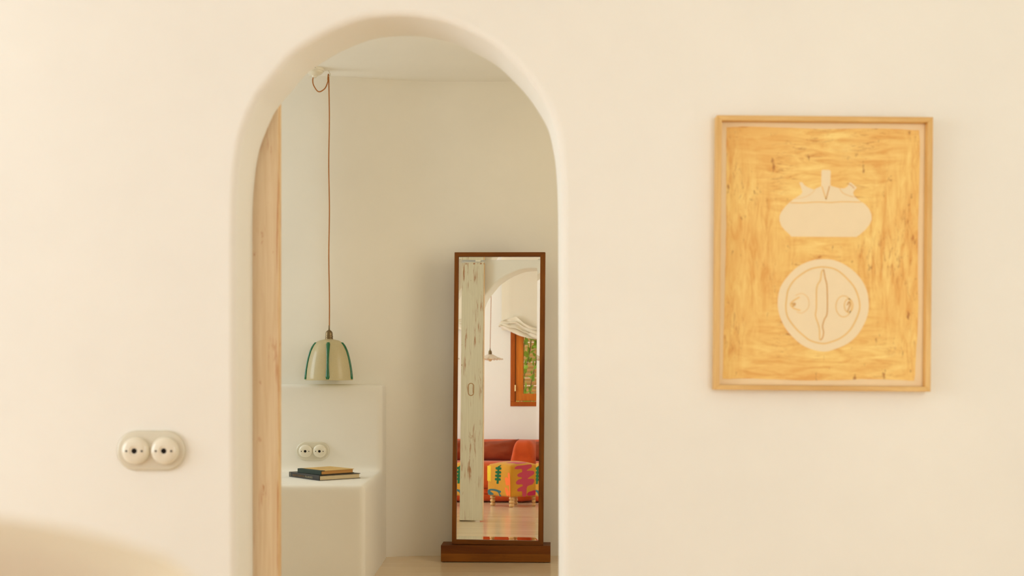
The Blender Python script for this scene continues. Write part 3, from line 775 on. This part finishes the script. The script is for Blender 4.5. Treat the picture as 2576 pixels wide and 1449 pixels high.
# ------------------------------------------------------------------ sofa and cushion (seen in the mirror)
sofa = thing('sofa', (-1.6, .35, 0), 'low plump orange sofa against the window wall, reflected in the mirror', 'sofa')
def soft(amp, sc, seed):
    def f(p, h):
        n = mnoise.noise(Vector((p.x*sc+seed, p.y*sc, p.z*sc)))
        return p+p.normalized()*amp*n
    return f
def arm_fn(p, h):
    k = (p.z+h.z)/(2*h.z); p.x = p.x*(1-.62*k**1.3) if p.x < 0 else p.x*(1-.20*k**2)
    if p.z > .04: p.y *= .98
    c = math.exp(-((p.z-.10+.12*p.x)/.012)**2); p = p*(1-.024*c)
    return soft(.008, 6, 3)(p, h)
def seat_fn(p, h):
    p.y += .022*math.copysign(1, p.y)*max(0, 1-(p.z/h.z)**2)*(abs(p.y) > h.y*.8)
    return soft(.006, 5, 9)(p, h)
obj('skirt_roll', rbox(-1.62, .36, .062, 1.94, 1.20, .112, .052, 18, soft(.008, 7, 1)), M['sofa'], sofa, ang=70)
obj('seat_cushion', rbox(-1.66, .40, .258, 1.86, 1.16, .284, .075, 18, seat_fn), M['sofa'], sofa, ang=70)
obj('backrest', rbox(-1.62, -.05, .362, 1.92, .36, .505, .10, 18, soft(.010, 5, 5)), M['sofa'], sofa, ang=70)
obj('armrest', rbox(-.785, .30, .352, .305, 1.06, .52, .080, 18, arm_fn), M['sofa'], sofa, ang=70)
b = bmesh.new()                                              # pleated gather between seat and skirt
rows = []
for i in range(121):
    x = -2.55+i*1.92/120; yy = .955+.007*math.sin(i*1.9)+.004*math.sin(i*.7)
    rows.append([b.verts.new((x, yy+dy, z)) for z, dy in ((.135, .012), (.120, 0), (.105, .002), (.09, .012))])
for r, s in zip(rows, rows[1:]):
    for k in range(3): b.faces.new((r[k], s[k], s[k+1], r[k+1]))
obj('gather', b, M['sofa'], sofa, smooth=True)

def pillow(w, h, t, n=26):
    b = bmesh.new(); G = {}
    for s in (1, -1):
        for i in range(n+1):
            for j in range(n+1):
                u, v = 2*i/n-1, 2*j/n-1
                edge = i in (0, n) or j in (0, n)
                if s == -1 and edge: G[s, i, j] = G[1, i, j]; continue
                x = u*w/2*(1-.10*(1-abs(u))*0-.09*(1-v*v)*0-.10*(1-abs(v))**.8*abs(u)**4)
                z = v*h/2*(1-.24*(1-abs(u))**.7*abs(v)**3)
                k = ((1-abs(u)**2.6)*(1-abs(v)**2.6))**.55
                wr = .020*mnoise.noise(Vector((x*6+z*5, z*16-x*4, s*3)))+.010*mnoise.noise(Vector((x*22, z*22, s*5)))
                G[s, i, j] = b.verts.new((x, -s*(t/2*k)+wr*k, z))
    for s in (1, -1):
        for i in range(n):
            for j in range(n): b.faces.new((G[s, i, j], G[s, i+1, j], G[s, i+1, j+1], G[s, i, j+1]))
    return b
PM = Matrix.Translation((-1.20, .45, .486)) @ Matrix.Rotation(math.radians(-2), 4, 'Y') @ Matrix.Rotation(math.radians(24), 4, 'X') @ Matrix.Rotation(math.radians(4), 4, 'Z')
cu = obj('cushion', xf(pillow(.70, .250, .17), PM), M['cushion'], origin=(-1.20, .43, .41), smooth=True)
setp(cu, 'rust brown linen cushion with a pointed corner lying on the orange sofa', 'cushion')

# ------------------------------------------------------------------ window, blind, shutter and vine (seen in the mirror)
win = thing('window_1', ((WX0+WX1)/2, YR, WZ0), 'varnished orange pine window under a cream blind, reflected in the mirror', 'window', kind='structure')
fy0, fy1 = YR-.08, YR+.008
obj('frame_side', box(WX0, WX0+.050, fy0, fy1, WZ0+.05, WZ1-.05, .003), M['pine_dark'], win)
obj('frame_side', box(WX1-.050, WX1, fy0, fy1, WZ0+.05, WZ1-.05, .003), M['pine_dark'], win)
obj('frame_rail', box(WX0, WX1, fy0, fy1, WZ0, WZ0+.050, .003), M['pine_dark'], win)
obj('frame_rail', box(WX0, WX1, fy0, fy1, WZ1-.05, WZ1, .003), M['pine_dark'], win)
mx = (WX0+WX1)/2
for a, c in ((WX0+.060, mx-.003), (mx+.003, WX1-.060)):
    s = thing('sash', (0, 0, 0)); s.parent = win; s.location = (0, 0, 0)
    sy0, sy1, z0, z1 = YR-.055, YR-.004, WZ0+.060, WZ1-.060
    b = box(a, a+.078, sy0, sy1, z0, z1, .003); merge(b, box(c-.078, c, sy0, sy1, z0, z1, .003))
    merge(b, box(a+.078, c-.078, sy0, sy1, z0, z0+.078, .003)); merge(b, box(a+.078, c-.078, sy0, sy1, z1-.078, z1, .003))
    bpy.data.objects.remove(s)
    so = obj('sash', b, M['pine'], win)
    obj('pane', box(a+.072, c-.072, YR-.034, YR-.030, z0+.072, z1-.072), M['pane'], so)
for z in (1.137, 1.95):
    obj('hinge', xf(lathe([(0, z), (.007, z), (.007, z+.065), (.004, z+.068), (0, z+.070)], 12), Matrix.Translation((WX0+.056, YR+.010, 0))), M['brass_bright'], win, ang=40)
    obj('hinge', xf(lathe([(0, z), (.007, z), (.007, z+.065), (.004, z+.068), (0, z+.070)], 12), Matrix.Translation((WX1-.056, YR+.010, 0))), M['brass_bright'], win, ang=40)

blind = thing('roman_blind', (-.57, YR, 2.5), 'cream linen blind bunched up over the orange window, reflected in the mirror', 'blind')
bx0, bx1, bmid = -1.158, .018, -.57
def interp(P, x):
    for (a, ra), (c, rc) in zip(P, P[1:]):
        if x <= c: t = (x-a)/(c-a); return ra+(rc-ra)*t
    return P[-1][1]
HEM = [(0, .0), (.03, .012), (.12, .052), (.21, .092), (.30, .122), (.385, .140), (.59, .158)]
TOPC = [(0, .03), (.06, .015), (.17, -.005), (.25, .065), (.33, .095), (.59, .12)]
b = bmesh.new(); rows = []
NX, NT_ = 70, 34
for i in range(NX+1):
    x = bx0+(bx1-bx0)*i/NX; e = min(x-bx0, bx1-x)
    hem = 1.838-interp(HEM, e); top = 1.925-interp(TOPC, e)
    edge = max(0, 1-e/.10)
    row = []
    for j in range(NT_+1):
        tt = j/NT_
        z = top+(hem-top)*tt + .014*math.sin(tt*PI*5+e*9)*(1-edge*.5)
        ph = tt*3.2+.55*math.sin(e*8)+.9*edge
        y = YR+.045+.042*abs(math.sin(PI*ph))**.8*(.55+.45*tt)+.004*math.sin(x*19+tt*5)
        xx = x-.03*edge*math.copysign(1, bmid-x)*tt*(1 if x < bmid else 1)
        row.append(b.verts.new((xx, y, z)))
    rows.append(row)
for r, s in zip(rows, rows[1:]):
    for j in range(NT_): b.faces.new((r[j], s[j], s[j+1], r[j+1]))
shell(b, .003)
obj('bunched_folds', b, M['linen'], blind, ang=70)
b = bmesh.new(); rows = []
for i in range(41):
    x = bx0+(bx1-bx0)*i/40; e = min(x-bx0, bx1-x)
    rows.append([b.verts.new((x, YR+.030+.0015*math.sin(x*9+z*3)+.004*math.exp(-((e-.10-.02*math.sin(z*5))/.018)**2), z)) for z in [1.80+.04*k for k in range(19)]])
for r, s in zip(rows, rows[1:]):
    for j in range(18): b.faces.new((r[j], s[j], s[j+1], r[j+1]))
shell(b, .002)
obj('flat_panel', b, M['linen'], blind, ang=70)
obj('head_rail', box(bx0, bx1, YR, YR+.05, 2.505, 2.545, .003), M['linen'], blind)

shut = thing('slatted_screen', (-.6, -1.05, .5), 'brown slatted wooden screen outside the window, seen between vine leaves', 'screen')
me0 = None
for k in range(44):
    z = .52+.0455*k
    if me0 is None:
        o = obj('slat', xf(box(-.95, .95, -.004, .004, -.0252, .0252, .001), Matrix.Translation((-.6, -1.05, .5)) @ Matrix.Rotation(math.radians(27), 4, 'X')), M['slat'], shut); me0 = o
        o.location = (0, 0, z-.5)
    else:
        c = me0.copy(); C.objects.link(c); c.location = (random.uniform(-.004, .004), random.uniform(-.004, .004), z-.5+random.uniform(-.0012, .0012)); c.rotation_euler = (random.uniform(-.025, .025), random.uniform(-.003, .003), 0)
for x in (-1.53, .33): obj('post', box(x-.03, x+.03, -1.11, -1.03, 0, 2.55, .003), M['slat'], shut)
vine = thing('climbing_vine', (-.75, -.95, 0), 'leafy green vine climbing in front of the brown slatted screen outside', 'plant')
def leaf_mesh():
    b = bmesh.new(); P = [(0, 0, 0), (.014, .012, .002), (.017, .026, .003), (.010, .044, 0), (0, .062, -.006), (-.010, .044, 0), (-.017, .026, .003), (-.014, .012, .002)]
    v = [b.verts.new(p) for p in P]; m1 = b.verts.new((0, .024, -.003)); m2 = b.verts.new((0, .044, -.004))
    for f in ((0, 1, 'a'), (1, 2, 'a'), (0, 'a', 7), (7, 'a', 6), (2, 3, 'b', 'a'), (3, 4, 'b'), (4, 5, 'b'), (5, 6, 'a', 'b')):
        b.faces.new([m1 if q == 'a' else m2 if q == 'b' else v[q] for q in f])
    return b
lf0 = obj('leaf', leaf_mesh(), M['leaf'], None, smooth=True); first = True
rng = random.Random(4)
stems = []
for sx in (-1.06, -1.0, -.94, -.87, -.70):
    pts = [Vector((sx+.05*math.sin(k*1.1+sx*9)+.012*k*(1 if sx > -.85 else -.3), -.93+.03*math.sin(k*.9), .02+.19*k)) for k in range(12)]
    stems.append(catmull(pts, 4)); obj('stem', tube(stems[-1], .005, 6), M['stem'], vine, ang=70)
for st in stems:
    for k, p in enumerate(st):
        if p.z < .85: continue
        for q in range(2):
            if rng.random() < .12: continue
            if first: o = lf0; first = False
            else: o = lf0.copy(); C.objects.link(o)
            o.parent = vine
            o.location = p-Vector((-.75, -.95, 0))+Vector((rng.uniform(-.02, .02), rng.uniform(-.01, .03), rng.uniform(-.02, .02)))
            o.rotation_euler = (rng.uniform(.3, 1.9), rng.uniform(-.6, .6), rng.uniform(0, 6.28)); s = rng.uniform(.7, 1.6); o.scale = (s, s, s)

# ------------------------------------------------------------------ frilled pendant (seen in the mirror)
lx, ly = -1.147, .50
l2 = thing('pendant_lamp', (lx, ly, ZC), 'frilled white glass pendant beside the window, reflected left of the window in the mirror', 'pendant lamp')
T2 = Matrix.Translation((lx, ly, 0))
b = bmesh.new(); n = 96; rows = []
for s_, (r, z) in enumerate([(.016, 1.486), (.03, 1.484), (.05, 1.474), (.072, 1.462), (.095, 1.451), (.115, 1.444), (.130, 1.440), (.135, 1.436)]):
    amp = .0045*max(0, (s_-3)/4)
    rows.append([b.verts.new((r*(1+amp*2*math.cos(24*2*PI*k/n)/2)*math.cos(2*PI*k/n), r*(1+amp)*math.sin(2*PI*k/n), z+amp*math.cos(24*2*PI*k/n))) for k in range(n)])
for p, q in zip(rows, rows[1:]):
    for k in range(n): b.faces.new((p[k], p[(k+1) % n], q[(k+1) % n], q[k]))
shell(b, .003)
obj('lamp_shade', xf(b, T2), M['opal'], l2, ang=70, label='frilled white glass shade')
prof = [(0, 1.550), (.004, 1.550), (.006, 1.530), (.010, 1.526), (.016, 1.518), (.0185, 1.508), (.0185, 1.492), (.020, 1.488), (.020, 1.480), (0, 1.480)]
obj('lamp_holder', xf(lathe(prof, 24), T2), M['brass'], l2, ang=50)
prof = [(0, 1.412), (.010, 1.414), (.019, 1.422), (.022, 1.433), (.019, 1.446), (.012, 1.458), (.010, 1.480), (0, 1.480)]
obj('bulb', xf(lathe(prof, 24), T2), M['bulb'], l2, smooth=True)
obj('cord', tube([(lx+.018*k/8*(1 if k else 1), ly, 1.545+(ZC-.03-1.545)*k/8) for k in range(9)], .003, 8), M['cord'], l2, ang=70)
prof = [(0, ZC), (.05, ZC), (.05, ZC-.012), (.03, ZC-.03), (.01, ZC-.036), (0, ZC-.036)]
obj('ceiling_rose', xf(lathe(prof, 24), Matrix.Translation((lx+.018, ly, 0))), M['porcelain'], l2, ang=40)

# ------------------------------------------------------------------ slipcovered chair close to the camera
ch = thing('slipcovered_chair', (-.36, .62, 0), 'beige slipcovered chair back, a large soft blur in the lower left corner', 'chair')
def back_fn(p, h):
    if p.z > 0: p.z -= .035*(abs(p.x)/h.x)**2.5*(p.z/h.z)
    return soft(.004, 9, 2)(p, h)
obj('backrest', rbox(-.36, .575, .685, .43, .065, .50, .030, 16, back_fn), M['slipcover'], ch, ang=70)
obj('seat', rbox(-.36, .80, .425, .43, .44, .09, .03, 14, soft(.004, 9, 4)), M['slipcover'], ch, ang=70)
for x in (-.535, -.185):
    for y in (.575, .985): obj('leg', box(x-.018, x+.018, y-.018, y+.018, 0, .40, .003), M['beech'], ch)
b = bmesh.new(); rows = []
for i in range(25):
    x = -.572+.33*i/24; k = abs(x+.36)/.215; dz = -.035*k**2.5
    wv = .004*math.sin(i*.9); e = max(0, (i-20)/4)*.012
    rows.append([b.verts.new(p) for p in ((x, .527+wv, .70), (x, .530+wv, .90+dz-e), (x, .545, .934+dz-e), (x, .575, .944+dz-e), (x, .605, .934+dz-e), (x, .619, .90+dz-e), (x, .622-wv, .64))])
for r, q in zip(rows, rows[1:]):
    for k in range(6): b.faces.new((r[k], q[k], q[k+1], r[k+1]))
shell(b, .006)
tw = obj('throw_blanket', b, M['throw'], origin=(-.40, .575, .93), ang=70)
setp(tw, 'taupe throw folded over the beige chair back at the far left bottom edge', 'blanket')
